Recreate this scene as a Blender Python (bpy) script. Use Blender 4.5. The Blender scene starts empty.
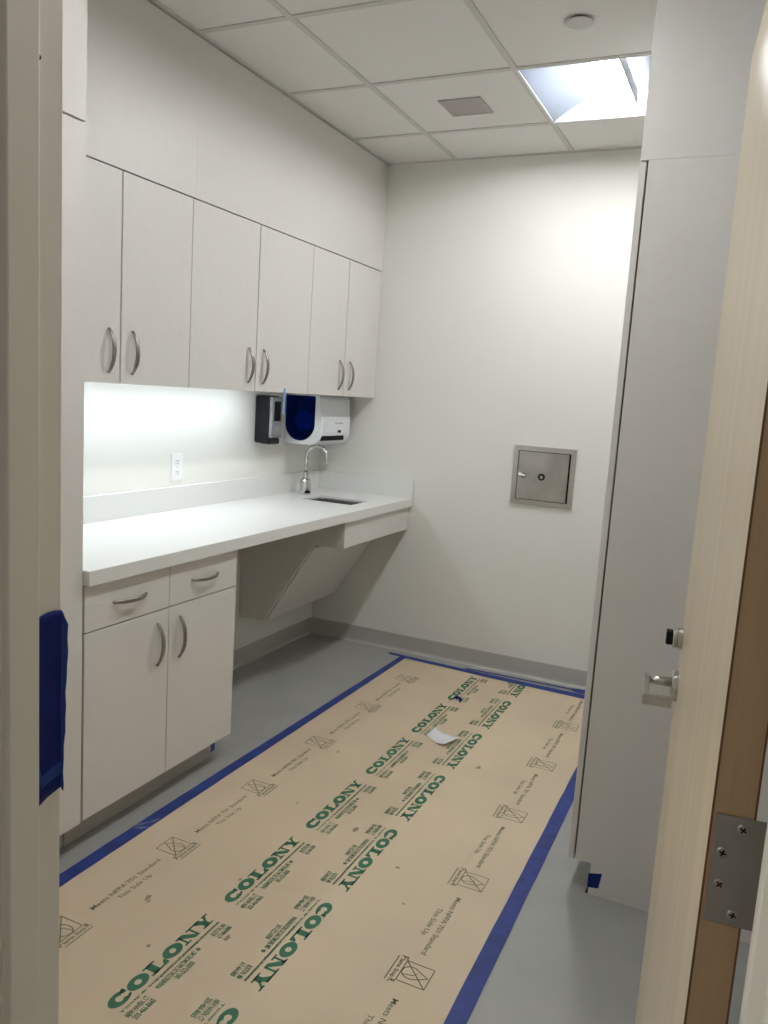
import bpy, bmesh, math, random
from mathutils import Vector, Matrix
random.seed(7)
PI = math.pi
scene = bpy.context.scene
COL = scene.collection

# ------------------------------------------------------------------ materials
def lin(c):
    return tuple(((v/255)/12.92 if v/255 <= 0.04045 else ((v/255+0.055)/1.055)**2.4) for v in c)

def mat(name, rgb, rough=.5, metal=0., spec=.5, noise=None, bump=None, **kw):
    """rgb: 0-255 sRGB albedo.  noise=(scale, amount, stretch)  bump=(scale, strength, stretch)"""
    m = bpy.data.materials.new(name); m.use_nodes = True
    nt = m.node_tree; b = nt.nodes['Principled BSDF']
    c = lin(rgb)
    b.inputs['Base Color'].default_value = (*c, 1)
    b.inputs['Roughness'].default_value = rough
    b.inputs['Metallic'].default_value = metal
    b.inputs['Specular IOR Level'].default_value = spec
    for k, v in kw.items():
        b.inputs[k.replace('_', ' ')].default_value = v
    tc = nt.nodes.new('ShaderNodeTexCoord')
    def tex(scale, stretch, detail=4.):
        mp = nt.nodes.new('ShaderNodeMapping'); mp.inputs['Scale'].default_value = stretch
        nt.links.new(tc.outputs['Object'], mp.inputs['Vector'])
        n = nt.nodes.new('ShaderNodeTexNoise'); n.inputs['Scale'].default_value = scale
        n.inputs['Detail'].default_value = detail
        nt.links.new(mp.outputs[0], n.inputs['Vector']); return n
    if noise:
        n = tex(noise[0], noise[2])
        r = nt.nodes.new('ShaderNodeMapRange'); a = noise[1]
        r.inputs['From Min'].default_value = .3; r.inputs['From Max'].default_value = .7
        r.inputs['To Min'].default_value = 1-a; r.inputs['To Max'].default_value = 1+a
        nt.links.new(n.outputs['Fac'], r.inputs['Value'])
        mx = nt.nodes.new('ShaderNodeVectorMath'); mx.operation = 'SCALE'
        mx.inputs[0].default_value = c
        nt.links.new(r.outputs[0], mx.inputs['Scale'])
        nt.links.new(mx.outputs[0], b.inputs['Base Color'])
    if bump:
        n = tex(bump[0], bump[2])
        bp = nt.nodes.new('ShaderNodeBump'); bp.inputs['Strength'].default_value = bump[1]
        bp.inputs['Distance'].default_value = .002
        nt.links.new(n.outputs['Fac'], bp.inputs['Height']); nt.links.new(bp.outputs[0], b.inputs['Normal'])
    return m

def emit(name, rgb, strength):
    m = bpy.data.materials.new(name); m.use_nodes = True
    b = m.node_tree.nodes['Principled BSDF']
    b.inputs['Base Color'].default_value = (.8, .8, .8, 1)
    b.inputs['Emission Color'].default_value = (*rgb, 1)
    b.inputs['Emission Strength'].default_value = strength
    return m

U1 = (1, 1, 1)
M = dict(
    wall=mat('wall_paint', (230, 229, 222), .75, bump=(140, .12, U1)),
    ceil=mat('ceiling_tile', (228, 226, 222), .9, noise=(220, .03, U1), bump=(260, .25, U1)),
    grid=mat('ceiling_grid_paint', (205, 203, 198), .6),
    floor=mat('grey_vinyl', (160, 160, 156), .42, noise=(5, .06, U1), bump=(180, .08, U1)),
    cove=mat('grey_rubber_base', (184, 182, 176), .5),
    lam=mat('white_laminate', (215, 212, 207), .42, noise=(30, .012, U1)),
    core=mat('cabinet_core', (120, 116, 110), .8),
    toe=mat('toe_kick_board', (184, 180, 170), .6),
    quartz=mat('white_quartz', (226, 226, 222), .3, noise=(160, .02, U1)),
    frame=mat('grey_frame_paint', (222, 219, 210), .45),
    maple=mat('maple_veneer', (204, 189, 163), .32, noise=(2.2, .08, (9, 9, .35))),
    edge=mat('brown_edge_wood', (146, 121, 92), .5, noise=(9, .08, (12, 12, .5))),
    edgeline=mat('dark_edge_glue', (88, 58, 32), .5),
    steel=mat('brushed_stainless', (196, 193, 188), .36, 1., noise=(18, .06, (1, 1, 14))),
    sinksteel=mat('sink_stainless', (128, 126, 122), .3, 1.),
    leafsteel=mat('smudged_stainless', (188, 185, 180), .36, 1., noise=(7, .16, U1)),
    brightsteel=mat('polished_steel', (240, 240, 240), .45, .6),
    smear=mat('pale_smear', (126, 130, 152), .8),
    dirt=mat('grey_dirt', (150, 134, 112), .8),
    hinge=mat('dull_steel', (145, 141, 136), .5, 1., noise=(12, .05, U1)),
    chrome=mat('chrome', (205, 205, 205), .12, 1.),
    satin=mat('satin_nickel', (190, 188, 184), .28, 1.),
    pull=mat('dark_satin_pull', (150, 145, 140), .38, 1.),
    kraft=mat('kraft_paper', (208, 189, 161), .62, noise=(2.6, .05, U1), bump=(3, .5, U1)),
    green=mat('green_ink', (56, 112, 84), .7),
    dgreen=mat('olive_green_ink', (100, 106, 82), .7),
    tape=mat('blue_painters_tape', (40, 60, 130), .6, noise=(16, .25, U1)),
    dtape=mat('deep_blue_tape', (10, 30, 104), .6, spec=.2, noise=(20, .2, U1)),
    ftape=mat('blue_tape_flap_highlight', (24, 62, 140), .6, spec=.3),
    ltape=mat('pale_blue_tape', (108, 160, 214), .5),
    white=mat('white_plastic', (226, 228, 230), .35),
    outlet=mat('outlet_white', (238, 238, 238), .35),
    black=mat('black_plastic', (10, 10, 11), .6, spec=.2),
    soapd=mat('charcoal_plastic', (24, 25, 27), .45, spec=.3),
    soapg=mat('grey_plastic', (142, 146, 150), .4),
    bluewin=mat('blue_tinted_plastic', (66, 104, 184), .05, Transmission_Weight=1., IOR=1.15),
    logo=mat('grey_print', (140, 142, 146), .6),
    scrap=mat('white_paper_scrap', (238, 238, 240), .6),
    vent=mat('vent_metal', (178, 172, 168), .5),
    smudge=mat('chalky_smear', (205, 192, 172), .8),
    refl=mat('greyed_reflector', (104, 110, 122), .6),
    lens=emit('lamp_lens', (.975, .988, .995), 62.),
    lensn=emit('near_lamp_lens', (.975, .988, .995), 45.),
    strip=emit('strip_lens', (.82, .92, 1.0), 20.),
    hall=emit('corridor_lamp_lens', (1.0, .97, .93), 23.),
)

# ------------------------------------------------------------------ helpers
def link(name, bm, m, parent=None, smooth=False, loc=None):
    me = bpy.data.meshes.new(name)
    bmesh.ops.recalc_face_normals(bm, faces=bm.faces)
    if smooth:
        for f in bm.faces: f.smooth = True
    bm.to_mesh(me); bm.free()
    for mm in (m if isinstance(m, (list, tuple)) else [m]): me.materials.append(mm)
    o = bpy.data.objects.new(name, me); COL.objects.link(o)
    if parent: o.parent = parent
    if loc: o.location = loc
    return o

def tag(o, label, cat, group=None, kind=None):
    o['label'] = label; o['category'] = cat
    if group: o['group'] = group
    if kind: o['kind'] = kind
    return o

def thing(name, label, cat, loc=(0, 0, 0), rz=0., group=None, kind=None):
    o = bpy.data.objects.new(name, None); COL.objects.link(o)
    o.empty_display_size = .05
    o.location = loc; o.rotation_euler = (0, 0, rz)
    return tag(o, label, cat, group, kind)

def struct(name, bm, m, label, cat, parent=None):
    o = link(name, bm, m, parent)
    return tag(o, label, cat, kind='structure')

def add_box(bm, x0, x1, y0, y1, z0, z1, bev=0., seg=2):
    r = bmesh.ops.create_cube(bm, size=1.)
    for v in r['verts']:
        v.co = Vector(((x0+x1)/2+v.co.x*(x1-x0), (y0+y1)/2+v.co.y*(y1-y0), (z0+z1)/2+v.co.z*(z1-z0)))
    if bev:
        es = list({e for v in r['verts'] for e in v.link_edges})
        bmesh.ops.bevel(bm, geom=es, offset=bev, segments=seg, affect='EDGES', profile=.5)
    return bm

def box(x0, x1, y0, y1, z0, z1, bev=0., seg=2):
    return add_box(bmesh.new(), x0, x1, y0, y1, z0, z1, bev, seg)

def add_prism(bm, pts, axis, a, b):
    """pts: 2-D polygon; axis 'x': pts=(y,z); 'y': pts=(x,z); 'z': pts=(x,y)"""
    def P(p, t):
        return {'x': (t, p[0], p[1]), 'y': (p[0], t, p[1]), 'z': (p[0], p[1], t)}[axis]
    A = [bm.verts.new(P(p, a)) for p in pts]; B = [bm.verts.new(P(p, b)) for p in pts]
    bm.faces.new(A); bm.faces.new(B[::-1])
    n = len(pts)
    for i in range(n):
        bm.faces.new((A[i], B[i], B[(i+1) % n], A[(i+1) % n]))
    return bm

def prism(pts, axis, a, b): return add_prism(bmesh.new(), pts, axis, a, b)

def add_tube(bm, pts, radii, n=14, up=None, flat=1., cap=True):
    """sweep a round (or flattened) section along points; radii a number or a list"""
    pts = [Vector(p) for p in pts]
    if not isinstance(radii, (list, tuple)): radii = [radii]*len(pts)
    rings = []; u = None
    for i, p in enumerate(pts):
        t = (pts[min(i+1, len(pts)-1)]-pts[max(i-1, 0)]).normalized()
        if u is None:
            ref = Vector(up) if up else (Vector((0, 0, 1)) if abs(t.z) < .9 else Vector((1, 0, 0)))
            u = (ref-t*ref.dot(t)).normalized()
        else:
            u = (u-t*u.dot(t)).normalized()
        w = t.cross(u)
        rings.append([bm.verts.new(p+(u*math.cos(2*PI*k/n)+w*flat*math.sin(2*PI*k/n))*radii[i]) for k in range(n)])
    for a, b in zip(rings, rings[1:]):
        for k in range(n):
            bm.faces.new((a[k], a[(k+1) % n], b[(k+1) % n], b[k]))
    if cap:
        bm.faces.new(rings[0][::-1]); bm.faces.new(rings[-1])
    return bm

def tube(*a, **k): return add_tube(bmesh.new(), *a, **k)

def add_lathe(bm, prof, center, axis='z', n=28):
    """prof: list of (r, h) from one end to the other, closed with caps where r>0"""
    c = Vector(center)
    def P(r, h, a):
        x, y = r*math.cos(a), r*math.sin(a)
        return c+Vector({'z': (x, y, h), 'y': (x, h, y), 'x': (h, x, y)}[axis])
    rings = [[bm.verts.new(P(r, h, 2*PI*k/n)) for k in range(n)] for r, h in prof]
    for a, b in zip(rings, rings[1:]):
        for k in range(n):
            bm.faces.new((a[k], a[(k+1) % n], b[(k+1) % n], b[k]))
    bm.faces.new(rings[0][::-1]); bm.faces.new(rings[-1])
    return bm

def lathe(*a, **k): return add_lathe(bmesh.new(), *a, **k)

def slab_with_holes(x0, x1, y0, y1, z0, z1, hole):
    """rectangular slab with one rectangular hole, one closed piece"""
    bm = bmesh.new(); hx0, hx1, hy0, hy1 = hole
    O = [(x0, y0), (x1, y0), (x1, y1), (x0, y1)]; I = [(hx0, hy0), (hx1, hy0), (hx1, hy1), (hx0, hy1)]
    v = {}
    for z in (z0, z1):
        v['o', z] = [bm.verts.new((*p, z)) for p in O]; v['i', z] = [bm.verts.new((*p, z)) for p in I]
    for k in range(4):
        j = (k+1) % 4
        for z in (z0, z1):
            bm.faces.new((v['o', z][k], v['o', z][j], v['i', z][j], v['i', z][k]))
        bm.faces.new((v['o', z0][k], v['o', z0][j], v['o', z1][j], v['o', z1][k]))
        bm.faces.new((v['i', z0][k], v['i', z0][j], v['i', z1][j], v['i', z1][k]))
    return bm

# ------------------------------------------------------------------ dimensions
YB, ZC = 3.752, 2.703            # far wall, ceiling
XR = 2.60                        # wall behind the tall cabinet on that side
XF = .592                        # base / tall cabinet fronts
XU = .341                        # upper cabinet fronts
ZT = .8956                       # worktop top
YW0, YW1 = .31, .437             # entrance wall thickness
FX0, FX1 = 1.452, 2.394          # frame rabbets

# ------------------------------------------------------------------ setting
struct('floor', box(-.8, 3.8, -2.6, YB+.1, -.06, 0), M['floor'], 'grey vinyl floor running under the brown paper and cabinets', 'floor')
struct('wall_left', box(-.1, 0, YW0, YB+.1, 0, 2.86), M['wall'], 'off-white painted wall behind the worktop and wall cabinets', 'wall')
struct('wall_back', box(0, XR, YB, YB+.1, 0, 2.86), M['wall'], 'plain off-white wall with the steel access door in it', 'wall')
struct('wall_right', box(XR, XR+.1, YW0, YB+.1, 0, 2.86), M['wall'], 'off-white wall behind the tall cabinet and open door', 'wall')
bm = bmesh.new()
pts = [(-.8, 0), (1.42, 0), (1.42, 2.17), (2.436, 2.17), (2.436, 0), (3.8, 0), (3.8, 2.86), (-.8, 2.86)]
add_prism(bm, pts, 'y', YW0, YW1)
struct('wall_front', bm, M['wall'], 'wall around the doorway into the room', 'wall')
# corridor on the camera's side of the doorway
struct('wall_corridor', prism([(-.8, YW0), (-.9, YW0), (-.9, -2.7), (3.9, -2.7), (3.9, YW0), (3.8, YW0), (3.8, -2.6), (-.8, -2.6)], 'z', 0, 2.86), M['wall'],
       'corridor walls behind the viewer outside the doorway', 'wall')
struct('ceiling_corridor', box(-.8, 3.8, -2.6, YW0, ZC, ZC+.05), M['ceil'], 'corridor ceiling outside the doorway', 'ceiling')

# room ceiling: lay-in tiles with an opening for the lamp, and the grid of tees
C1, R1, T = .7325, 3.3204, .6096
LX0, LX1, LY0, LY1 = C1+T, C1+2*T, R1-T, R1
h_ = (LX0+.008, LX1-.008)
ce = struct('ceiling', slab_with_holes(0, XR, R1-2*T, YB, ZC+.0045, ZC+.05, (*h_, LY0+.008, LY1-.008)), M['ceil'],
       'suspended ceiling of plain off-white square tiles', 'ceiling')
link('ceiling_section', slab_with_holes(0, XR, YW1, R1-2*T, ZC+.0045, ZC+.05, (*h_, LY0-3*T+.008, LY1-3*T-.008)), M['ceil'], ce)
bm = bmesh.new()
for k in range(-1, 4):
    x = C1+k*T
    if 0 < x < XR: add_box(bm, x-.012, x+.012, YW1, YB, ZC, ZC+.0048)
for k in range(-5, 1):
    y = R1+k*T
    if y > YW1: add_box(bm, 0, XR, y-.012, y+.012, ZC+.0002, ZC+.0048)
add_box(bm, 0, XR, YB-.016, YB, ZC-.0015, ZC+.0047)
add_box(bm, XU, XU+.016, YW1, YB, ZC-.0015, ZC+.0046)
struct('trim_1', bm, M['grid'], 'white metal tee grid holding the ceiling tiles', 'ceiling grid')

# cove base
def cove(name, pts_run, label):
    """run: list of (x,y) along the wall foot, with inward normals"""
    (xa, ya), (xb, yb), (nx, ny) = pts_run
    prof = [(0, 0), (.017, 0), (.017, .0025), (.008, .006), (.004, .013), (.003, .02), (.003, .0955), (.0015, .0975), (0, .0975)]
    bm = bmesh.new(); n = len(prof)
    A = [bm.verts.new((xa+nx*d, ya+ny*d, z)) for d, z in prof]
    B = [bm.verts.new((xb+nx*d, yb+ny*d, z)) for d, z in prof]
    bm.faces.new(A); bm.faces.new(B[::-1])
    for i in range(n): bm.faces.new((A[i], B[i], B[(i+1) % n], A[(i+1) % n]))
    return struct(name, bm, M['cove'], label, 'baseboard')
cove('baseboard_back', ((0, YB), (XR, YB), (0, -1)), 'grey rubber cove base along the wall with the access door')
cove('baseboard_left', ((0, 2.11), (0, YB-.003), (1, 0)), 'grey rubber cove base under the open part of the worktop')
cove('baseboard_right', ((XR, 2.9), (XR, YB-.003), (-1, 0)), 'grey rubber cove base beyond the tall cabinet')

# door frame (double rabbet) : two jambs + head in one frame
def jamb_pts(s, xr):    # s = +1: opening lies towards +x
    f = lambda d, y: (xr+s*d, y)
    return [f(-.05, .45), f(0, .45), f(0, .398), f(.016, .398), f(.016, .349), f(0, .349), f(0, .297), f(-.05, .297), f(-.05, .309), f(-.042, .309), f(-.042, .438), f(-.05, .438)]
fr = tag(link('trim_2', prism(jamb_pts(1, FX0), 'z', 0, 2.15), M['frame']), 'grey painted steel door frame around the doorway', 'door frame', kind='structure')
link('jamb', prism(jamb_pts(-1, FX1), 'z', 0, 2.15), M['frame'], fr)
hp = [(.45, 2.15), (.45, 2.2), (.297, 2.2), (.297, 2.15), (.349, 2.15), (.349, 2.134), (.398, 2.134), (.398, 2.15)]
link('head', prism(hp, 'x', FX0-.05, FX1+.05), M['frame'], fr)
for o_ in [fr]+list(fr.children):
    bv = o_.modifiers.new('rounded_bends', 'BEVEL'); bv.width = .0018; bv.segments = 2; bv.limit_method = 'ANGLE'
link('silencer', lathe([(.0035, -.001), (.0035, .002), (.002, .003)], (FX0+.012,   .3985, 1.847), 'y', 12), M['black'], fr)

# ------------------------------------------------------------------ bow handle (local: along +Y, bulging +X, centre at origin)
HL = .146
def handle_bm():
    bm = bmesh.new(); n = 19; pts = []; rad = []
    for i in range(n):
        t = i/(n-1)*2-1
        pts.append((.003+.024*(1-abs(t)**2.2), t*HL/2, 0)); rad.append(.0088-.0036*abs(t)**2.5)
    add_tube(bm, pts, rad, 12, up=(0, 0, 1), flat=.6)
    for s in (-1, 1):
        add_tube(bm, [(-.001, s*HL/2*.985, 0), (.007, s*HL/2*.965, 0)], .0042, 10)
    return bm
_h = None
def handle(parent, x, y, z, vertical):
    global _h
    if _h is None:
        o = link('handle', handle_bm(), M['pull'], None, smooth=True); _h = o
    else:
        o = _h.copy(); COL.objects.link(o)
    o.parent = parent
    o.location = (x, y, z)
    o.rotation_euler = (PI/2, 0, 0) if vertical else (0, 0, 0)
    return o

G = .0018
def front(name, parent, x, y0, y1, z0, z1, th=.018, ga=G, gb=G):
    return link(name, box(x-th, x, y0+ga, y1-gb, z0, z1, .0012, 1), M['lam'], parent)

# ------------------------------------------------------------------ upper cabinets
ZU0, ZU1 = 1.4415, 2.137
ub = [1.377, 1.742, 2.106, 2.550, 2.995, 3.362, 3.721]
ulab = ['white two-door wall cabinet next to the tall cabinet, over the brightly lit wall',
        'wide white two-door wall cabinet in the middle of the row, over the soap dispenser',
        'narrow white two-door wall cabinet in the room corner, over the faucet']
def carcass(x0, x1, y0, y1, z0, z1):
    bm = bmesh.new(); add_box(bm, x0, x1, y0, y1, z0, z1); return bm
for i in range(3):
    ya, ym, yb = ub[2*i], ub[2*i+1], ub[2*i+2]
    t = thing('wall_cabinet', ulab[i], 'wall cabinet', (0, (ya+yb)/2, ZU0), 0, 'wall cabinets in a row over the worktop')
    oy = (ya+yb)/2
    yend = yb-oy if i < 2 else 3.7505-oy
    y0c = ya-oy if i else 1.341-oy
    link('cabinet_body', carcass(.001, XU-.026, y0c+.0005, yend-.0005, .0165, ZU1-ZU0), M['lam'], t)
    if i == 0: link('filler_strip', box(XU-.0195, XU-.0005, y0c+.0005, ya-oy-.001, 0, ZU1-ZU0), M['lam'], t)
    if i == 2: link('filler_strip', box(XU-.0195, XU-.004, yb-oy+.001, yend-.0005, 0, ZU1-ZU0), M['lam'], t)
    a = front('door', t, XU, ya-oy, ym-oy, 0, ZU1-ZU0-.002, gb=.0030)
    b = front('door', t, XU, ym-oy, yb-oy, 0, ZU1-ZU0-.002, ga=.0030)
    handle(a, XU, ym-oy-.056, .108, True); handle(b, XU, ym-oy+.056, .108, True)
# closing panels between wall cabinets and ceiling
for (y0, y1, lab) in ((1.341, 2.1182, 'white closing panel over the first wall cabinet, reaching the ceiling beside the tall cabinet'),
                      (2.1186, 3.7505, 'long white closing panel over the wall cabinets, running to the far wall')):
    bm = box(XU-.019, XU-.0005, y0, y1, ZU1+.003, ZC-.0055, .0002, 1)
    tag(link('closing_panel', bm, M['lam']), lab, 'panel', 'closing panels over the wall cabinets')

# ------------------------------------------------------------------ tall cabinet by the door (left side)
t = thing('tall_cabinet', 'tall white cabinet at the near end of the worktop, beside the door frame', 'cabinet', (0, 0, 0))
YT0, YT1 = .735, 1.339
link('cabinet_body', box(.001, XF-.0195, YT0, YT1, .101, ZC-.0022), M['lam'], t)
link('toe_kick', box(.001, .515, YT0, YT1, 0.0, .101), M['toe'], t)
d = front('door', t, XF, YT0, YT1-.001, .101, 2.1335)
handle(d, XF, YT0+.06, 1.05, True)
front('top_panel', t, XF, YT0, YT1-.001, 2.139, ZC-.0022)

# ------------------------------------------------------------------ base cabinet
t = thing('base_cabinet', 'white base cabinet with two drawers over two doors under the worktop', 'cabinet', (0, 0, 0))
y0, ym, y1 = 1.3425, 1.7226, 2.109
link('cabinet_body', box(.001, XF-.024, y0, y1-.001, .106, .8505), M['lam'], t)
link('toe_kick', box(.001, .518, y0, y1-.002, 0., .106), M['toe'], t)
for (a, b, s) in ((y0, ym, 1), (ym, y1, -1)):
    dr = front('drawer', t, XF, a, b, .7035, .846)
    handle(dr, XF, (1.5325 if s > 0 else 1.912), .775, False)
    dd = front('door', t, XF, a, b, .106, .6995)
    handle(dd, XF, ym-.056 if s > 0 else ym+.056, .585, True)
tag(link('toe_kick_tape', box(.5182, .5186, 2.080, 2.1065, .018, .050), M['tape']), 'tiny piece of blue tape on the end of the base cabinet toe kick', 'tape')

# ------------------------------------------------------------------ worktop with sink opening
SX0, SX1, SY0, SY1 = .204, .496, 3.222, 3.440
t = thing('worktop', 'long white quartz worktop with backsplash along the wall', 'worktop', (0, 0, 0))
link('slab', slab_with_holes(.001, .614, 1.3405, 3.7505, ZT-.012, ZT, (SX0, SX1, SY0, SY1)), M['quartz'], t)
link('front_edge', prism([(.614, 1.3405), (.614, 3.7505), (.594, 3.7505), (.594, 1.3605), (.001, 1.3605), (.001, 1.3405)], 'z', .851, ZT-.012), M['quartz'], t)
link('backsplash', box(.001, .02, 1.3405, 3.7505, ZT, 1.0, .001, 1), M['quartz'], t)
link('backsplash', box(.0205, .618, 3.7315, 3.7505, ZT-.0002, 1.0, .001, 1), M['quartz'], t)

# sink
t = thing('sink', 'small rectangular stainless steel sink set into the worktop', 'sink', (0, 0, 0))
def rrect(x0, x1, y0, y1, r, n=5):
    P = []
    for cx, cy, a0 in ((x1-r, y1-r, 0), (x0+r, y1-r, 90), (x0+r, y0+r, 180), (x1-r, y0+r, 270)):
        for k in range(n+1):
            a = math.radians(a0+90*k/n); P.append((cx+r*math.cos(a), cy+r*math.sin(a)))
    return P
bm = bmesh.new(); rings = []
for (off, z, r) in ((-.02, .8832, .03), (.006, .8832, .03), (.006, .876, .03), (.011, .74, .035), (.04, .724, .04), (.11, .722, .01)):
    e = off if off > 0 else off
    x0_, x1_, ya_, yb_ = SX0-.006+e, SX1+.006-e, SY0-.006+e, SY1+.006-e
    if off >= .11: x0_, x1_, ya_, yb_ = .333, .363, 3.316, 3.346
    rings.append([bm.verts.new((*p, z)) for p in rrect(x0_, x1_, ya_, yb_, r if off < .11 else .0145)])
for a, b in zip(rings, rings[1:]):
    for k in range(len(a)): bm.faces.new((a[k], a[(k+1) % len(a)], b[(k+1) % len(a)], b[k]))
bm.faces.new(rings[-1])
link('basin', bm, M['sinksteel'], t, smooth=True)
link('drain', lathe([(.02, .7222), (.02, .7245), (.014, .7255), (.012, .7235)], (.348, 3.331, 0), 'z', 20), M['chrome'], t)

# faucet
t = thing('faucet', 'chrome gooseneck sensor faucet standing behind the small sink', 'faucet', (.116, 3.404, ZT+.0004))
link('faucet_body', lathe([(.033, 0), (.033, .006), (.031, .009), (.031, .075), (.028, .082), (.016, .087), (.0145, .12), (.0125, .122)], (0, 0, 0), 'z', 28), M['chrome'], t, smooth=False)
pts = [(0, 0, .118), (0, 0, .2)]
for k in range(0, 19):
    a = PI-k/18*PI*1.04
    pts.append((.065+.065*math.cos(a), 0, .205+.065*math.sin(a)))
pts.append((.131, 0, .186))
link('spout', tube(pts, .0105, 14), M['chrome'], t, smooth=True)
link('aerator', lathe([(.0115, .172), (.0125, .176), (.0125, .19), (.0105, .194)], (.1305, 0, 0), 'z', 18), M['chrome'], t)
bm = bmesh.new()
for z0_, z1_, r in ((.006, .022, .0318),):
    arc = [math.radians(a) for a in range(-62, 3, 8)]
    A = [bm.verts.new((r*math.cos(a), r*math.sin(a), z0_)) for a in arc]; B = [bm.verts.new((r*math.cos(a), r*math.sin(a), z1_)) for a in arc]
    A2 = [bm.verts.new((.030*math.cos(a), .030*math.sin(a), z0_)) for a in arc]; B2 = [bm.verts.new((.030*math.cos(a), .030*math.sin(a), z1_)) for a in arc]
    for i in range(len(arc)-1):
        bm.faces.new((A[i], A[i+1], B[i+1], B[i])); bm.faces.new((A2[i], B2[i], B2[i+1], A2[i+1]))
        bm.faces.new((B[i], B[i+1], B2[i+1], B2[i])); bm.faces.new((A[i], A2[i], A2[i+1], A[i+1]))
    bm.faces.new((A[0], B[0], B2[0], A2[0])); bm.faces.new((A[-1], A2[-1], B2[-1], B[-1]))
link('sensor', bm, M['black'], t)

# ------------------------------------------------------------------ sink apron and slanted pipe cover
t = thing('wall_mounted_enclosure', 'white panelled enclosure with sloping front hiding the pipes under the sink', 'cabinet', (0, 0, 0))
link('side_panel', prism([(.004, .274), (.154, .284), (.424, .712), (.577, .712), (.577, .8505), (.004, .8505)], 'y', 2.985, 3.003), M['lam'], t)
link('apron', box(.578, .596, 2.979, 3.745, .718, .8505, .001, 1), M['lam'], t)
link('access_panel', prism([(.150, .284), (.160, .278), (.418, .690), (.408, .697)], 'y', 3.0035, 3.7480), M['lam'], t)
link('bottom_panel', box(.004, .150, 3.0035, 3.7480, .275, .284), M['lam'], t)

# ------------------------------------------------------------------ strip light under the wall cabinets
t = thing('strip_light', 'slim light strip under the wall cabinets, shining on the worktop', 'light', (0, 0, 0))
link('housing', box(.145, .195, 1.42, 2.94, 1.4525, 1.4575, .001, 1), M['white'], t)
link('lens', prism([(.150, 1.4462), (.182, 1.4520), (.150, 1.4520)], 'y', 1.43, 2.93), M['strip'], t)

# ------------------------------------------------------------------ dispensers
t = thing('soap_dispenser', 'charcoal soap dispenser with grey front, on the wall under the cabinets', 'dispenser', (0, 3.055, 1.18))
link('dispenser_body', box(.001, .088, 0, .105, .0, .242, .012, 4), M['soapd'], t)
link('base_lip', box(.03, .098, .006, .099, -.004, .028, .01, 3), M['soapd'], t)
bm = box(.086, .106, .004, .101, .03, .236, .006, 3)
link('front_cover', bm, M['soapg'], t)
link('sight_window', box(.1045, .1075, .022, .082, .115, .215, .0015, 1), M['black'], t)
link('push_pad', box(.1045, .108, .024, .081, .045, .088, .0015, 1), M['soapg'], t)

t = thing('towel_dispenser', 'white paper towel dispenser with blue see-through side, on the wall near the corner', 'dispenser', (0, 3.345, 1.170))
DW, DD, DH = .335, .232, .269
def dprof(ins=0., n=40):
    """side outline (x,z): straight back, big round lower front"""
    x0, x1, z0, z1 = .001+ins, DD-ins, ins, DH-ins*.3
    P = [(x0, z1), (x0, z0+.02)]
    P += [(x0+.02-.02*math.cos(a), z0+.02-.02*math.sin(a)) for a in [PI/2*k/6 for k in range(1, 7)]]
    r = .07
    P += [(x1-r+r*math.sin(a), z0+r-r*math.cos(a)) for a in [PI/2*k/14 for k in range(0, 15)]]
    P += [(x1-.012, z1-.02), (x1-.022, z1)]
    return P
outer = dprof()
cx_, cz_ = .098, .145
def uwin(n, w=.184, zb=.020, zt=.262):
    """U outline around the window"""
    r = w/2; P = []
    P.append((cx_-r, zt)); P.append((cx_-r, zb+r))
    P += [(cx_-r*math.cos(a), zb+r-r*math.sin(a)) for a in [PI*k/24 for k in range(1, 24)]]
    P += [(cx_+r, zb+r), (cx_+r, zt)]
    return P
def hit(poly, a):
    d = Vector((math.cos(a), math.sin(a))); best = None; o = Vector((cx_, cz_))
    for i in range(len(poly)):
        p, q = Vector(poly[i]), Vector(poly[(i+1) % len(poly)]); e = q-p
        den = d.x*e.y-d.y*e.x
        if abs(den) < 1e-12: continue
        w = p-o; s = (w.x*e.y-w.y*e.x)/den; u = (w.x*d.y-w.y*d.x)/den
        if s > 0 and -1e-9 <= u <= 1+1e-9 and (best is None or s > best): best = s
    return o+d*best
NA = 96
angs = [2*PI*k/NA for k in range(NA)]
O2 = [hit(outer, a) for a in angs]; I2 = [hit(uwin(0), a) for a in angs]
bm = bmesh.new()
def ring(P, y, s=1.): return [bm.verts.new((cx_+(p[0]-cx_)*s, y, cz_+(p[1]-cz_)*s)) for p in P]
Rg = [ring(O2, DW, .97), ring(O2, DW-.006), ring(O2, .006), ring(O2, 0, .975), ring(I2, 0), ring(I2, .115)]
for a, b in zip(Rg, Rg[1:]):
    for k in range(NA): bm.faces.new((a[k], a[(k+1) % NA], b[(k+1) % NA], b[k]))
bm.faces.new(Rg[0]); bm.faces.new(Rg[-1])
link('dispenser_body', bm, M['white'], t)
bm = bmesh.new()
Rg = [ring(I2, .0045, .995), ring(I2, .0005, .995), ring(I2, -.0015, .95)]
Rg = Rg
for a, b in zip(Rg, Rg[1:]):
    for k in range(NA): bm.faces.new((a[k], a[(k+1) % NA], b[(k+1) % NA], b[k]))
bm.faces.new(Rg[0]); bm.faces.new(Rg[-1])
link('side_window', bm, M['bluewin'], t)
link('paper_roll', lathe([(.02, .014), (.055, .014), (.055, .112), (.02, .112)], (cx_+.012, 0, .135), 'y', 30), M['white'], t)
link('front_cover', box(DD-.004, DD+.003, .006, DW-.012, .066, .158, .003, 2), M['white'], t)
link('mouth', box(DD-.03, DD-.0020, .010, DW-.072, .028, .056, .002, 1), M['black'], t)
link('sensor', box(DD+.001, DD+.0045, .178, .215, .070, .084, .001, 1), M['black'], t)

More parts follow.
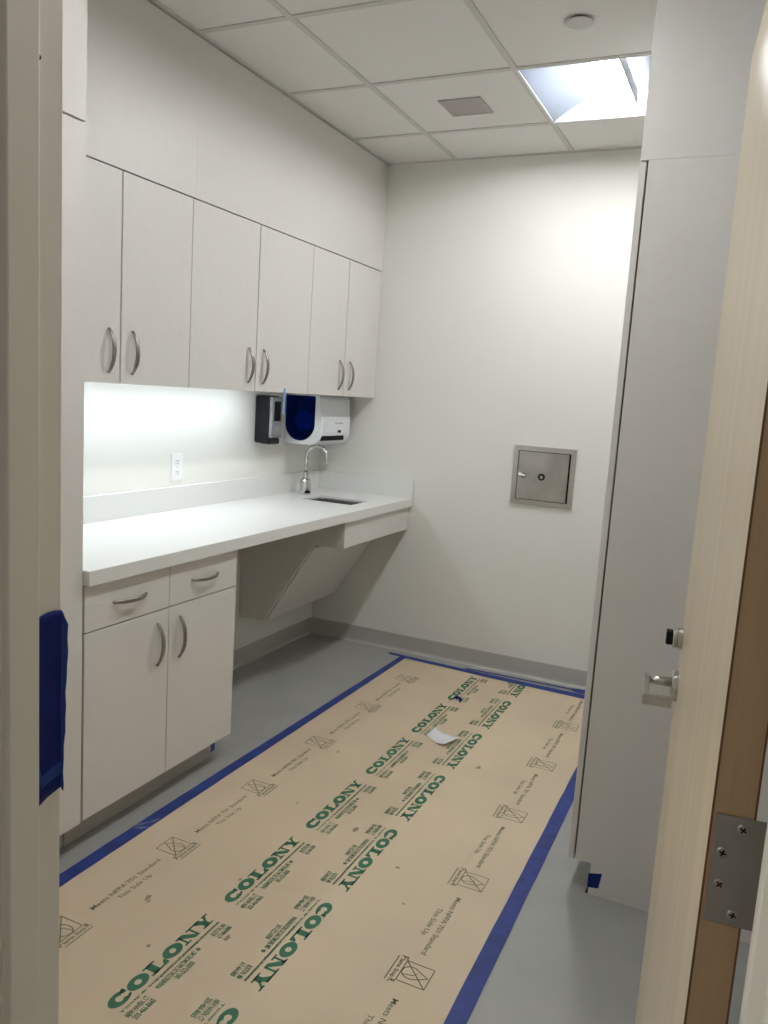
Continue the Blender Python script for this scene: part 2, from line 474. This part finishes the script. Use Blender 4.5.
bm = bmesh.new()
for k in range(7):      # small grey wordmark, too fine to read in the photo
    y_ = .150+.0125*k; h_ = (.009, .006, .0075, .006, .006, .009, .006)[k]
    add_box(bm, DD+.0029, DD+.0033, y_, y_+.0075, .118, .118+h_)
link('logo', bm, M['logo'], t)

tag(link('hanging_tape', box(XU+.0006, XU+.0014, 2.782, 2.798, 1.345, 1.463), M['ltape']),
    'thin pale blue tape strip hanging off the wall cabinet bottom', 'tape')

# ------------------------------------------------------------------ outlet
t = thing('wall_outlet', 'white duplex power outlet on the wall above the worktop', 'outlet', (0, 2.46, 1.085))
link('cover_plate', box(.0005, .006, -.037, .037, -.06, .06, .0022, 2), M['outlet'], t)
for s in (-1, 1):
    r_ = link('receptacle', box(.004, .0078, -.0165, .0165, s*.0245-.014, s*.0245+.014, .003, 3), M['outlet'], t)
    bm = bmesh.new()
    for yy, hh in ((-.0065, .009), (.0065, .007)): add_box(bm, .0076, .0081, yy-.0013, yy+.0013, s*.0245+.002-hh/2+.002, s*.0245+.002+hh/2+.002)
    add_box(bm, .0076, .0081, -.0026, .0026, s*.0245-.0095, s*.0245-.0045)
    link('slot', bm, M['black'], r_)
link('screw', lathe([(.003, .0055), (.003, .007), (.0015, .0075)], (0, 0, 0), 'x', 12), M['satin'], t)

# ------------------------------------------------------------------ steel access door in the back wall
px0, px1, pz0, pz1 = 1.1795, 1.5080, .937, 1.2463
t = thing('access_door', 'square stainless steel access door set into the far wall', 'access panel', (0, 0, 0))
bm = bmesh.new()
fw = .026
def frame_ring(bm, o, i, ya, yb):
    vo = {}; 
    for nm, (x0, x1, z0, z1) in (('o', o), ('i', i)):
        for y in (ya, yb): vo[nm, y] = [bm.verts.new(p) for p in ((x0, y, z0), (x1, y, z0), (x1, y, z1), (x0, y, z1))]
    for k in range(4):
        j = (k+1) % 4
        for y in (ya, yb): bm.faces.new((vo['o', y][k], vo['o', y][j], vo['i', y][j], vo['i', y][k]))
        for nm in ('o', 'i'): bm.faces.new((vo[nm, ya][k], vo[nm, ya][j], vo[nm, yb][j], vo[nm, yb][k]))
frame_ring(bm, (px0, px1, pz0, pz1), (px0+fw, px1-fw, pz0+fw, pz1-fw), YB-.011, YB-.0005)
link('door_frame', bm, M['steel'], t)
link('backing', box(px0+fw-.001, px1-fw+.001, YB-.002, YB-.0006, pz0+fw-.001, pz1-fw+.001), M['black'], t)
link('door_leaf', box(px0+fw+.003, px1-fw-.010, YB-.0095, YB-.0022, pz0+fw+.003, pz1-fw-.003, .001, 1), M['leafsteel'], t)
link('latch', tube([(1.218, YB-.018, 1.0945), (1.252, YB-.020, 1.089)], [.0085, .006], 12), M['brightsteel'], t)
link('latch_shadow_disc', lathe([(.010, -.0105), (.013, -.0100), (.013, -.009)], (1.240, YB, 1.0895), 'y', 18), M['soapd'], t)  # dark disc added in place of the shadow beside the latch
k_ = link('lock_rim', lathe([(.0165, -.0155), (.0185, -.014), (.0185, -.009)], (1.3375, YB, 1.0895), 'y', 24), M['soapd'], t)
link('lock_plug', lathe([(.008, -.0175), (.009, -.0165), (.009, -.0135)], (1.3375, YB, 1.0895), 'y', 18), M['chrome'], k_)

# ------------------------------------------------------------------ tall cabinet opposite
XD, YS, ZD = 1.9575, 1.952, 2.127
YE = 2.866
t = thing('tall_cabinet', 'tall white storage cabinet behind the open wooden door, reaching the ceiling', 'cabinet', (0, 0, 0))
body = [(1.9795, .1), (2.027, .1), (2.027, .0), (XR-.001, .0), (XR-.001, ZD), (1.9795, ZD)]
link('side_panel', prism(body, 'y', YS, YS+.019), M['lam'], t)
link('cabinet_body', box(1.9800, XR-.001, YS+.0195, YE, .1, ZD), M['lam'], t)
link('toe_kick', box(2.027, XR-.001, YS+.0195, YE, 0, .0995), M['toe'], t)
link('top_panel', box(XD, XR-.001, YS, YE, ZD+.0006, ZC-.0022, .0004, 1), M['lam'], t)
ymid = (YS+YE)/2
for a, b in ((YS, ymid), (ymid, YE)):
    d_ = link('door', box(XD, 1.9745, a+(.0 if a == YS else .0018), b-.0018, .098, ZD-.0045, .001, 1), M['lam'], t)
    o = handle(d_, XD, ymid+(-.056 if a == YS else .056), 1.05, True)
    o.rotation_euler = (PI/2, 0, PI)
bm = bmesh.new(); add_prism(bm, [(2.023, .066), (2.063, .077), (2.056, .027), (2.0235, .021)], 'y', YS-.0008, YS-.0002)
tag(link('corner_tape', bm, M['dtape']), 'small blue tape patch low on the side of the tall cabinet by the door', 'tape')
link('shim', prism([(2.018, .0), (2.0268, .0), (2.0268, .02)], 'y', YS+.002, YS+.02), M['black'], t)

# ------------------------------------------------------------------ ceiling fixtures
def troffer(LX0, LX1, LY0, LY1, label, lens):
    t = thing('ceiling_light', label, 'light', ((LX0+LX1)/2, (LY0+LY1)/2, ZC))
    xc_ = 0.; hx, hy = (LX1-LX0)/2, (LY1-LY0)/2
    a0, a1, b0, b1 = -hx+.010, hx-.010, -hy+.010, hy-.010
    bm = bmesh.new(); n = 16
    prof = []
    for k in range(n+1):      # cove-shaped reflector, its white greyed down to dim the lens light on it
        s = k/n; prof.append((a0+(-.0635-a0)*s, .002+.100*math.sin(s*PI*.5)))
    full = prof+[(-x, z) for x, z in prof[::-1]]
    A = [bm.verts.new((x, b0, z)) for x, z in full]; B = [bm.verts.new((x, b1, z)) for x, z in full]
    for k in range(len(full)-1): bm.faces.new((A[k], A[k+1], B[k+1], B[k]))
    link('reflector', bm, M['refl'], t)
    for y_, s_ in ((b0, 1), (b1, -1)):
        e_ = prism([(x, z) for x, z in full], 'y', y_, y_+s_*.002)
        link('end_plate', e_, M['white'], t)
    bm = bmesh.new(); vo = {}
    for nm, (x_, y_) in zip('oi', ((hx-.002, hy-.002), (a1-.002, b1-.002))):
        for z in (-.0015, .004): vo[nm, z] = [bm.verts.new(p) for p in ((-x_, -y_, z), (x_, -y_, z), (x_, y_, z), (-x_, y_, z))]
    for k in range(4):
        j = (k+1) % 4
        for z in (-.0015, .004): bm.faces.new((vo['o', z][k], vo['o', z][j], vo['i', z][j], vo['i', z][k]))
        for nm in 'oi': bm.faces.new((vo[nm, -.0015][k], vo[nm, -.0015][j], vo[nm, .004][j], vo[nm, .004][k]))
    link('trim_ring', bm, M['white'], t)
    arc = [(.062*math.sin(q), .078-.046*math.cos(q)) for q in [-PI/2+PI*k/18 for k in range(19)]]
    link('lens', prism(arc, 'y', b0+.06, b1-.06), lens, t)
    link('lens_rail', box(.0625, .0665, b0+.004, b1-.05, .026, .0785), M['vent'], t)
    return t
troffer(LX0, LX1, LY0, LY1, 'square recessed ceiling light, lit, beside the tall cabinet top', M['lens'])
troffer(LX0, LX1, LY0-3*T, LY1-3*T, 'square recessed ceiling light over the near end of the room, by the doorway', M['lensn'])

# vent
vx0, vx1, vy0, vy1 = .942, 1.128, 2.942, 3.128
t = thing('ceiling_vent', 'small square grey vent grille in a ceiling tile', 'vent', (0, 0, 0))
bm = bmesh.new(); z0_, z1_ = ZC-.002, ZC+.0044
vo = {}
for nm, e in (('o', 0), ('i', .013)):
    for z in (z0_, z1_): vo[nm, z] = [bm.verts.new(p) for p in ((vx0+e, vy0+e, z), (vx1-e, vy0+e, z), (vx1-e, vy1-e, z), (vx0+e, vy1-e, z))]
for k in range(4):
    j = (k+1) % 4
    for z in (z0_, z1_): bm.faces.new((vo['o', z][k], vo['o', z][j], vo['i', z][j], vo['i', z][k]))
    for nm in 'oi': bm.faces.new((vo[nm, z0_][k], vo[nm, z0_][j], vo[nm, z1_][j], vo[nm, z1_][k]))
link('vent_frame', bm, M['vent'], t)
bm = bmesh.new()
for k in range(16):
    x = vx0+.013+(vx1-vx0-.026)*(k+.5)/16
    add_box(bm, x-.0029, x+.0029, vy0+.012, vy1-.012, ZC+.000, ZC+.0040)
for k in range(16):
    y = vy0+.013+(vy1-vy0-.026)*(k+.5)/16
    add_box(bm, vx0+.012, vx1-.012, y-.0029, y+.0029, ZC+.0002, ZC+.0038)
link('grille', bm, M['vent'], t)

# concealed sprinkler cover
t = thing('ceiling_sprinkler', 'round white sprinkler cover plate on the ceiling near the light', 'sprinkler', (1.648, 2.402, ZC+.0045))
link('cover_plate', lathe([(.020, -.012), (.042, -.0118), (.045, -.0105), (.045, -.0085), (.03, -.008)], (0, 0, 0), 'z', 36), M['grid'], t)
link('collar', lathe([(.03, -.008), (.036, -.006), (.036, -.0003)], (0, 0, 0), 'z', 30), M['core'], t)

# corridor lamp
t = thing('ceiling_light', 'corridor ceiling light outside the doorway behind the viewer', 'light', (.45, -1.3, ZC))
link('lens', box(-.3, .3, -.3, .3, -.012, -.004), M['hall'], t)
link('trim_ring', box(-.305, .305, -.305, .305, -.004, -.0003), M['white'], t)

# ------------------------------------------------------------------ open door
Nx, Ny, th = 2.33151, .44509, math.radians(-5.97)
DWD, DTH, DHT = .914, .0405, 2.125
# local axes: +Y along door from hinge edge, +X into thickness
t = thing('door_1', 'maple veneered door standing open at the doorway', 'door', (Nx, Ny, 0), -th, kind='structure')
link('leaf', box(0, DTH, .0035, DWD, .012, DHT, .0008, 1), M['maple'], t)
link('edge_band', box(.0022, DTH-.0022, 0, .0034, .012, DHT), M['edge'], t)
bm = bmesh.new()
for x0_, x1_ in ((.0, .0021), (DTH-.0021, DTH)): add_box(bm, x0_, x1_, .0006, .0034, .012, DHT)
link('edge_line', bm, M['edgeline'], t)
hz0, hz1 = .958, 1.0725
hg = link('hinge', box(.0048, .0535, -.0026, -.0001, hz0, hz1, .0006, 1), M['hinge'], t)
link('knuckle', lathe([(.005, hz0), (.0062, hz0+.001), (.0062, hz1-.001), (.005, hz1)], (.0585, .001, 0), 'z', 18), M['hinge'], hg)
for (sx, sz) in ((.0298, 1.061), (.0140, 1.0335), (.0149, 1.000), (.0304, .9705)):
    s_ = link('screw', lathe([(.0045, -.0044), (.0056, -.0036), (.0058, -.0026)], (sx, 0, sz), 'y', 18), M['pull'], hg)
    bm = bmesh.new(); a = random.uniform(.2, 1.2)
    for q in (0, PI/2):
        mm = Matrix.Translation((sx, -.0045, sz)) @ Matrix.Rotation(a+q, 4, 'Y')
        b2 = bmesh.new(); add_box(b2, -.0034, .0034, -.0002, .0002, -.0008, .0008)
        b2.transform(mm); tmp = bpy.data.meshes.new('x'); b2.to_mesh(tmp); b2.free(); bm.from_mesh(tmp); bpy.data.meshes.remove(tmp)
    link('screw_recess', bm, M['black'], s_)
# lever set (both faces get one rose + lever)
LY, LZ = .862, .909
lv = link('lever_handle', lathe([(.030, -.0115), (.032, -.0095), (.032, -.0005)], (0, LY, LZ+.003), 'x', 32), M['satin'], t)
link('lever_neck', tube([(-.011, LY, LZ+.009), (-.058, LY, LZ+.009)], .0095, 16), M['satin'], lv, smooth=True)
bm = bmesh.new()
# flat bar running back towards the hinge, then returning to the door
z0_, z1_ = LZ-.004, LZ+.018
add_box(bm, -.066, -.0545, .741, LY+.011, z0_, z1_, .0015, 1)
add_box(bm, -.0560, -.0125, .741, .7525, z0_, z1_, .0012, 1)
link('lever', bm, M['satin'], lv)
lk = link('lock_cylinder', lathe([(.0185, -.019), (.0205, -.0175), (.0205, -.0115), (.0190, -.0105), (.0215, -.0095), (.0215, -.0005)], (0, LY, 1.0125), 'x', 30), M['satin'], t)
link('thumb_turn', box(-.032, -.0188, LY-.012, LY+.012, .9985, 1.0255, .0015, 1), M['black'], lk)

# ------------------------------------------------------------------ torn tape over the strike
bm = bmesh.new()
top = [(.3990, 1.117), (.412, 1.123), (.424, 1.126), (.437, 1.1265), (.4490, 1.124)]
bot = [(.3990, .836), (.412, .842), (.424, .847), (.437, .850), (.4490, .853)]
NZ = 26
rows = []
for j in range(NZ+1):
    s = j/NZ; row = []
    for i in range(5):
        y = top[i][0]; z = bot[i][1]+(top[i][1]-bot[i][1])*s
        x = FX0+.0012+.0012*(math.sin(9*s+i*1.7)+1)*.5+(.003 if .10 < s < .17 else 0)*(i in (1, 2, 3))
        row.append((x, y, z))
    # loose flap past the corner of the frame, ragged edge
    e = .0008+.0088*max(0, (s-.10)/.9)**.8+.0006*math.sin(s*41)+.0008*math.sin(s*17+1)
    zf = row[-1][2]
    if s > .97: e *= .35
    row.append((FX0+.0035, .4490+e*.5, zf-.003)); row.append((FX0+.006, .4490+e, zf-.006-.006*s))
    rows.append(row)
VV = [[bm.verts.new(p) for p in r] for r in rows]
for a, b in zip(VV, VV[1:]):
    for k in range(len(a)-1): bm.faces.new((a[k], a[k+1], b[k+1], b[k]))
for f_ in bm.faces:
    c_ = f_.calc_center_median()
    if c_.y > .449 or (.868 < c_.z < .889 and c_.y > .405): f_.material_index = 1  # lighter blue: loose flap, and a highlight painted on the fold band
o = link('strike_tape', bm, [M['dtape'], M['ftape']], None, smooth=True)
sm = o.modifiers.new('thickness', 'SOLIDIFY'); sm.thickness = .0004; sm.offset = 0
tag(o, 'torn dark blue tape covering the latch strike on the grey door frame', 'tape')

# ------------------------------------------------------------------ floor paper with print
PX0, PX1, PY0, PY1 = .652, 1.846, -.25, 3.628
t = thing('floor_paper', 'brown kraft protection paper with green printing, taped over the floor', 'paper', (0, 0, 0))
bm = bmesh.new()
nx, ny = 24, 76
g = [[bm.verts.new((PX0+(PX1-PX0)*i/nx, PY0+(PY1-PY0)*j/ny, .0012)) for i in range(nx+1)] for j in range(ny+1)]
for j in range(ny):
    for i in range(nx): bm.faces.new((g[j][i], g[j][i+1], g[j+1][i+1], g[j+1][i]))
o = link('sheet', bm, M['kraft'], t)

def poly(bm, pts, f, z):
    bm.faces.new([bm.verts.new((*f(*p), z)) for p in pts])

def ring_poly(bm, cx, cy, rx, ry, ix, iy, f, z, a0=0., a1=2*PI, n=28):
    A = []
    for k in range(n+1):
        a = a0+(a1-a0)*k/n
        A.append((bm.verts.new((*f(cx+rx*math.cos(a), cy+ry*math.sin(a)), z)), bm.verts.new((*f(cx+ix*math.cos(a), cy+iy*math.sin(a)), z))))
    for p, q in zip(A, A[1:]): bm.faces.new((p[0], q[0], q[1], p[1]))

def rect(bm, x0, x1, y0, y1, f, z): poly(bm, ((x0, y0), (x1, y0), (x1, y1), (x0, y1)), f, z)

def seg(bm, p, q, w, f, z):
    d = Vector((q[0]-p[0], q[1]-p[1])).normalized(); n_ = Vector((-d.y, d.x))*w/2
    poly(bm, ((p[0]+n_.x, p[1]+n_.y), (p[0]-n_.x, p[1]-n_.y), (q[0]-n_.x, q[1]-n_.y), (q[0]+n_.x, q[1]+n_.y)), f, z)

def glyph(bm, ch, x, w, h, f, z):
    """fat slab-serif capitals"""
    F = lambda a, b: f(x+a*w, b*h)
    if ch == 'O':
        ring_poly(bm, .5, .5, .49, .54, .15, .22, F, z)
    elif ch == 'C':
        ring_poly(bm, .5, .5, .49, .54, .15, .24, F, z, math.radians(34), math.radians(326))
        poly(bm, ((.80, .62), (.95, .62), (.95, 1.0), (.86, 1.0), (.70, .80)), F, z)
        poly(bm, ((.86, .33), (.97, .33), (.90, .12), (.72, .15)), F, z)
    elif ch == 'L':
        rect(bm, .18, .50, 0, 1, F, z); rect(bm, .02, .66, .86, 1, F, z)
        rect(bm, .02, .97, 0, .15, F, z); poly(bm, ((.97, .15), (.97, .48), (.87, .48), (.70, .15)), F, z)
    elif ch == 'N':
        rect(bm, .13, .24, 0, 1, F, z); rect(bm, .77, .88, 0, 1, F, z)
        poly(bm, ((.05, 1), (.42, 1), (.88, .0), (.60, .0)), F, z)
        rect(bm, 0, .38, 0, .14, F, z); rect(bm, 0, .30, .86, 1, F, z); rect(bm, .62, 1, .86, 1, F, z)
    elif ch == 'Y':
        poly(bm, ((.06, 1), (.42, 1), (.64, .45), (.36, .40)), F, z)
        poly(bm, ((.80, 1), (.92, 1), (.62, .38), (.50, .45)), F, z)
        rect(bm, .35, .65, 0, .46, F, z); rect(bm, .20, .80, 0, .14, F, z)
        rect(bm, -.02, .50, .86, 1, F, z); rect(bm, .66, 1.02, .86, 1, F, z)

_txt = {}
def text_pts(s, bold=.022):
    """flat outline triangles of a line of plain lettering: cap height 1, starts at u=0"""
    if (s, bold) not in _txt:
        cu = bpy.data.curves.new('t', 'FONT'); cu.body = s; cu.size = 1.; cu.resolution_u = 2; cu.offset = bold
        ob = bpy.data.objects.new('t', cu); COL.objects.link(ob)
        dg = bpy.context.evaluated_depsgraph_get(); dg.update()
        me = bpy.data.meshes.new_from_object(ob.evaluated_get(dg))
        V = [(v.co.x, v.co.y) for v in me.vertices]; P = [tuple(p.vertices) for p in me.polygons]
        bpy.data.objects.remove(ob); bpy.data.curves.remove(cu); bpy.data.meshes.remove(me)
        x0_ = min(v[0] for v in V); x1_ = max(v[0] for v in V)
        _txt[s, bold] = ([((x-x0_)/(x1_-x0_), y/.69) for x, y in V], P)
    return _txt[s, bold]

def text(bm, s, u, length, v, h, f, z, bold=.022):
    V, P = text_pts(s, bold)
    vs = [bm.verts.new((*f(u+a*length, v+b*h), z)) for a, b in V]
    for p in P:
        try: bm.faces.new([vs[i] for i in p])
        except ValueError: pass

ZI = .0017
big = bmesh.new(); small = bmesh.new()
def block(yc, xb, s):
    """one logo block; reading direction +y when s=+1 (tops towards -x), reversed when s=-1; xb = baseline x, yc = y of the C"""
    f = lambda u, v: (xb-s*v, yc+s*u)
    h, w, pitch = .0375, .066, .0638
    for k, ch in enumerate('COLONY'): glyph(big, ch, k*pitch, w, h, f, ZI)
    text(big, 'Tools & Supplies - Quality Service', .0, .375, -.0175, .006, f, ZI)
    rect(big, 0, .375, -.0128, -.0118, f, ZI)
    rect(big, .14, .375, -.0178, -.0150, f, ZI)
    text(big, 'NEW HAVEN, CT', .0, .072, -.041, .0145, f, ZI); text(big, '203-466-8665', .004, .068, -.060, .0145, f, ZI)
    text(big, 'WASHINGTON, DC BALTIMORE, MD', .102, .147, -.041, .0145, f, ZI); text(big, '301-322-0000', .152, .066, -.060, .0145, f, ZI)
    ring_poly(big, .261, -.035, .006, .006, .001, .001, f, ZI, n=12)
    text(big, 'BOSTON, MA', .322, .054, -.041, .0145, f, ZI); text(big, '617-464-0000', .322, .054, -.060, .0145, f, ZI)
def edge_logo(yc, xb, s):
    """flame mark in a square with a name line under it; xb = x of the square's bottom edge"""
    f = lambda u, v: (xb-s*v, yc+s*u)
    w = .0023; a = .0385; H = .077
    for p, q in (((-a, 0), (a, 0)), ((a, 0), (a, H)), ((a, H), (-a, H)), ((-a, H), (-a, 0))): seg(small, p, q, w*1.2, f, ZI)
    seg(small, (-a, 0), (a, H), w*1.3, f, ZI)
    L_ = [(-.002, H*.93), (-.013, H*.62), (-.022, H*.40), (-.022, H*.2), (-.012, H*.05), (.004, .001)]
    R_ = [(-.002, H*.93), (.013, H*.66), (.021, H*.42), (.019, H*.2), (.012, H*.08), (.004, .001)]
    for S_ in (L_, R_):
        for p, q in zip(S_, S_[1:]): seg(small, p, q, w*1.3, f, ZI)
    seg(small, (.012, H*.08), (.006, H*.42), w, f, ZI); seg(small, (.006, H*.42), (-.006, H*.55), w, f, ZI)
    text(small, 'F', -.052, .012, -.018, .018, f, ZI); text(small, 'lame Stop', -.038, .074, -.0175, .0115, f, ZI)
    text(small, 'R', .040, .013, -.018, .018, f, ZI)
    seg(small, (-.046, -.0265), (.05, -.0265), w*1.4, f, ZI)
def edge_text(y0, xb, s):
    f = lambda u, v: (xb-s*v, y0+s*u)
    text(small, 'Meets NFPA 701 Standard', 0, .277, 0, .0160, f, ZI, .006)
    text(small, 'This Side Up', .073, .131, -.030, .0155, f, ZI, .006)
P_ = .457
for k in range(-2, 6): block(.913+P_*k, 1.135, 1)
for k in range(-2, 6):
    yc = 1.514+P_*k
    if yc < PY1-.01: block(yc, 1.354, -1)
for k in range(-2, 6):
    yl = 1.514+P_*(k-1)
    if yl < PY1-.06: edge_logo(yl, .846, 1)
    if yl-.357+.277 < PY1: edge_text(yl-.357, .824, 1)
for k in range(-2, 6):
    yr = 1.370+P_*k
    if yr < PY1-.06: edge_logo(yr, 1.664, -1)
    if yr+.357 < PY1: edge_text(yr+.357, 1.685, -1)
def trim_far(bm):
    g_ = bm.verts[:]+bm.edges[:]+bm.faces[:]
    bmesh.ops.bisect_plane(bm, geom=g_, plane_co=(0, PY1-.006, 0), plane_no=(0, 1, 0), clear_outer=True)
# the last reversed block runs under the far tape: draw it and cut it at the sheet's end
block(1.514+P_*5, 1.354, -1)
trim_far(big); trim_far(small)
for b_ in (big, small):
    for f_ in b_.faces:
        f_.normal_update()
        if f_.normal.z < 0: f_.normal_flip()
def link_flat(name, bm, m, parent):
    me = bpy.data.meshes.new(name); bm.to_mesh(me); bm.free(); me.materials.append(m)
    o = bpy.data.objects.new(name, me); COL.objects.link(o); o.parent = parent; return o
link_flat('printed_lettering', big, M['green'], t)
link_flat('printed_edge_lettering', small, M['dgreen'], t)
# scuffs on the paper
bm = bmesh.new()
for (x, y, rx, ry) in ((.715, 1.55, .022, .04),):
    pts = [(x+rx*math.cos(a)*random.uniform(.5, 1.1), y+ry*math.sin(a)*random.uniform(.5, 1.1)) for a in [2*PI*k/14 for k in range(14)]]
    poly(bm, pts, lambda a, b: (a, b), .00165)
    link_flat('scuff', bm, M['smudge'], t); bm = bmesh.new()
seg(bm, (1.497, 2.227), (1.653, 2.055), .002, lambda a, b: (a, b), .00166)
link_flat('scratch', bm, M['smudge'], t)
def blot(name, x, y, rx, ry, z, m):
    bm = bmesh.new(); n_ = 16; ph = random.uniform(0, 6)
    poly(bm, [(x+rx*math.cos(2*PI*k/n_)*random.uniform(.45, 1.1), y+ry*math.sin(2*PI*k/n_)*random.uniform(.45, 1.1)) for k in range(n_)], lambda a, b: (a, b), z)
    link_flat(name, bm, m, t)
for (x, y, rx, ry) in ((.914, 1.274, .011, .016), (.926, 1.262, .006, .010), (1.209, 1.245, .010, .018), (.926, 2.391, .006, .014), (1.471, 2.57, .012, .016),
                       (1.088, 1.476, .006, .008), (1.472, 1.775, .008, .009), (1.259, 1.902, .012, .02), (1.05, 1.12, .007, .009), (1.0, 1.95, .005, .008), (1.56, 1.62, .006, .006)):
    blot('dirt_mark', x, y, rx, ry, .00168, M['dirt'])
blot('scuff', .791, 2.37, .010, .022, .00168, M['smudge'])

# tape strips
def strip(name, pts, label, z=.0021, jag=0.):
    """pts: list of (x0,y0,x1,y1) pairs across the strip"""
    bm = bmesh.new(); rows = []
    for (xa, ya, xb, yb) in pts:
        j = lambda: random.uniform(-jag, jag)
        rows.append([bm.verts.new((xa+j(), ya+j(), z)), bm.verts.new((xb+j(), yb+j(), z))])
    for a, b in zip(rows, rows[1:]): bm.faces.new((a[0], a[1], b[1], b[0]))
    o = link(name, bm, M['tape'])
    s = o.modifiers.new('thickness', 'SOLIDIFY'); s.thickness = .0003; s.offset = -1
    return tag(o, label, 'tape', 'blue tape strips around the floor paper')
def lerp_rows(A, B, n): return [tuple(a+(b-a)*k/n for a, b in zip(A, B)) for k in range(n+1)]
strip('floor_tape', lerp_rows((.616, -.2, .666, -.2), (.621, 1.772, .669, 1.772), 30)+lerp_rows((.621, 1.772, .669, 1.772), (.646, 3.672, .683, 3.655), 30)[1:],
      'long blue tape strip along the paper edge on the cabinet side', jag=.0008)
strip('floor_tape', lerp_rows((1.824, -.2, 1.873, -.2), (1.819, 3.64, 1.866, 3.64), 50),
      'long blue tape strip along the paper edge passing the tall cabinet', jag=.0008)
strip('floor_tape', lerp_rows((.565, 3.684, .570, 3.655), (1.14, 3.660, 1.14, 3.612), 14)+lerp_rows((1.14, 3.660, 1.14, 3.612), (1.87, 3.652, 1.87, 3.590), 14)[1:],
      'blue tape strip across the far end of the paper', z=.0026, jag=.001)
strip('floor_tape', lerp_rows((1.03, 3.688, 1.03, 3.670), (1.60, 3.705, 1.60, 3.690), 12)+[(1.64, 3.722, 1.64, 3.664), (1.68, 3.724, 1.68, 3.664)],
      'thin second blue tape strip running close to the cove base', z=.0031, jag=.001)

bm = bmesh.new()
for k, (x, y, w_, l_, a) in enumerate(((.632, 1.560, .006, .085, .55), (.648, 1.545, .008, .060, .9), (.655, 1.60, .005, .05, .2))):
    dx, dy = math.sin(a), math.cos(a)
    c = [(x-dx*l_/2, y-dy*l_/2), (x+dy*w_, y-dx*w_), (x+dx*l_/2, y+dy*l_/2), (x-dy*w_*.6, y+dx*w_*.6)]
    bm.faces.new([bm.verts.new((*p, .00245+.00002*k)) for p in c])
o = link('chalk_smear', bm, M['smear'])
tag(o, 'whitish smear across the blue tape strip beside the base cabinet', 'smear')

# white scrap lying on the paper, one end curled
bm = bmesh.new(); n = 12; rows = []
p0, p1 = Vector((1.182, 2.838)), Vector((1.318, 2.775)); q0, q1 = Vector((1.176, 2.742)), Vector((1.282, 2.672))
for k in range(n+1):
    s = k/n; z = .002+.013*max(0, (s-.35)/.65)**2+.004*max(0, (.3-s)/.3)**2
    a = p0.lerp(p1, s); b = q0.lerp(q1, s); bow = Vector((-.003, -.006))*math.sin(PI*s)
    rows.append([bm.verts.new((*(a+bow), z)), bm.verts.new((*(b+bow), z*.9+.0005))])
for a, b in zip(rows, rows[1:]): bm.faces.new((a[0], a[1], b[1], b[0]))
o = link('paper_scrap', bm, M['scrap'], None, smooth=True)
s = o.modifiers.new('thickness', 'SOLIDIFY'); s.thickness = .0004
tag(o, 'curled white paper scrap lying on the brown floor paper', 'paper scrap')
# crumpled bit of blue tape
bm = bmesh.new(); rows = []
for k in range(15):
    s = k/14; x = 1.118+.055*s; y = 3.165+.05*math.sin(s*PI)+.012*s
    z = .0022+.010*math.sin(s*PI*2.2)**2
    rows.append([bm.verts.new((x, y, z)), bm.verts.new((x+.004, y+.030+.01*math.sin(s*7), z*.6+.004)), ])
for a, b in zip(rows, rows[1:]): bm.faces.new((a[0], a[1], b[1], b[0]))
o = link('tape_scrap', bm, M['dtape'], None, smooth=True)
s = o.modifiers.new('thickness', 'SOLIDIFY'); s.thickness = .0004
tag(o, 'small crumpled scrap of blue tape on the brown paper beyond the white scrap', 'tape')

# ------------------------------------------------------------------ world, camera, view
w = bpy.data.worlds.new('World'); scene.world = w; w.use_nodes = True
w.node_tree.nodes['Background'].inputs[0].default_value = (.9, .95, 1, 1)
w.node_tree.nodes['Background'].inputs[1].default_value = .05

CAM = dict(f=796.0091, loc=(2.327814, -0.369908, 1.457553))
yaw, pit, rol = -0.429047, -0.144662, 0.063604
fw = Vector((math.sin(yaw)*math.cos(pit), math.cos(yaw)*math.cos(pit), math.sin(pit)))
rt = fw.cross(Vector((0, 0, 1))).normalized(); up = rt.cross(fw)
r2 = rt*math.cos(rol)+up*math.sin(rol); u2 = -rt*math.sin(rol)+up*math.cos(rol)
cd = bpy.data.cameras.new('camera'); cam = bpy.data.objects.new('camera', cd); COL.objects.link(cam)
cd.sensor_fit = 'HORIZONTAL'; cd.sensor_width = 36.; cd.lens = CAM['f']/768*36.; cd.clip_start = .02
cam.matrix_world = Matrix(((r2.x, u2.x, -fw.x, CAM['loc'][0]), (r2.y, u2.y, -fw.y, CAM['loc'][1]), (r2.z, u2.z, -fw.z, CAM['loc'][2]), (0, 0, 0, 1)))
scene.camera = cam
vs = scene.view_settings
scene.display_settings.display_device = 'sRGB'
vs.view_transform = 'Standard'; vs.look = 'None'; vs.gamma = 1.; vs.use_curve_mapping = False
vs.exposure = .46
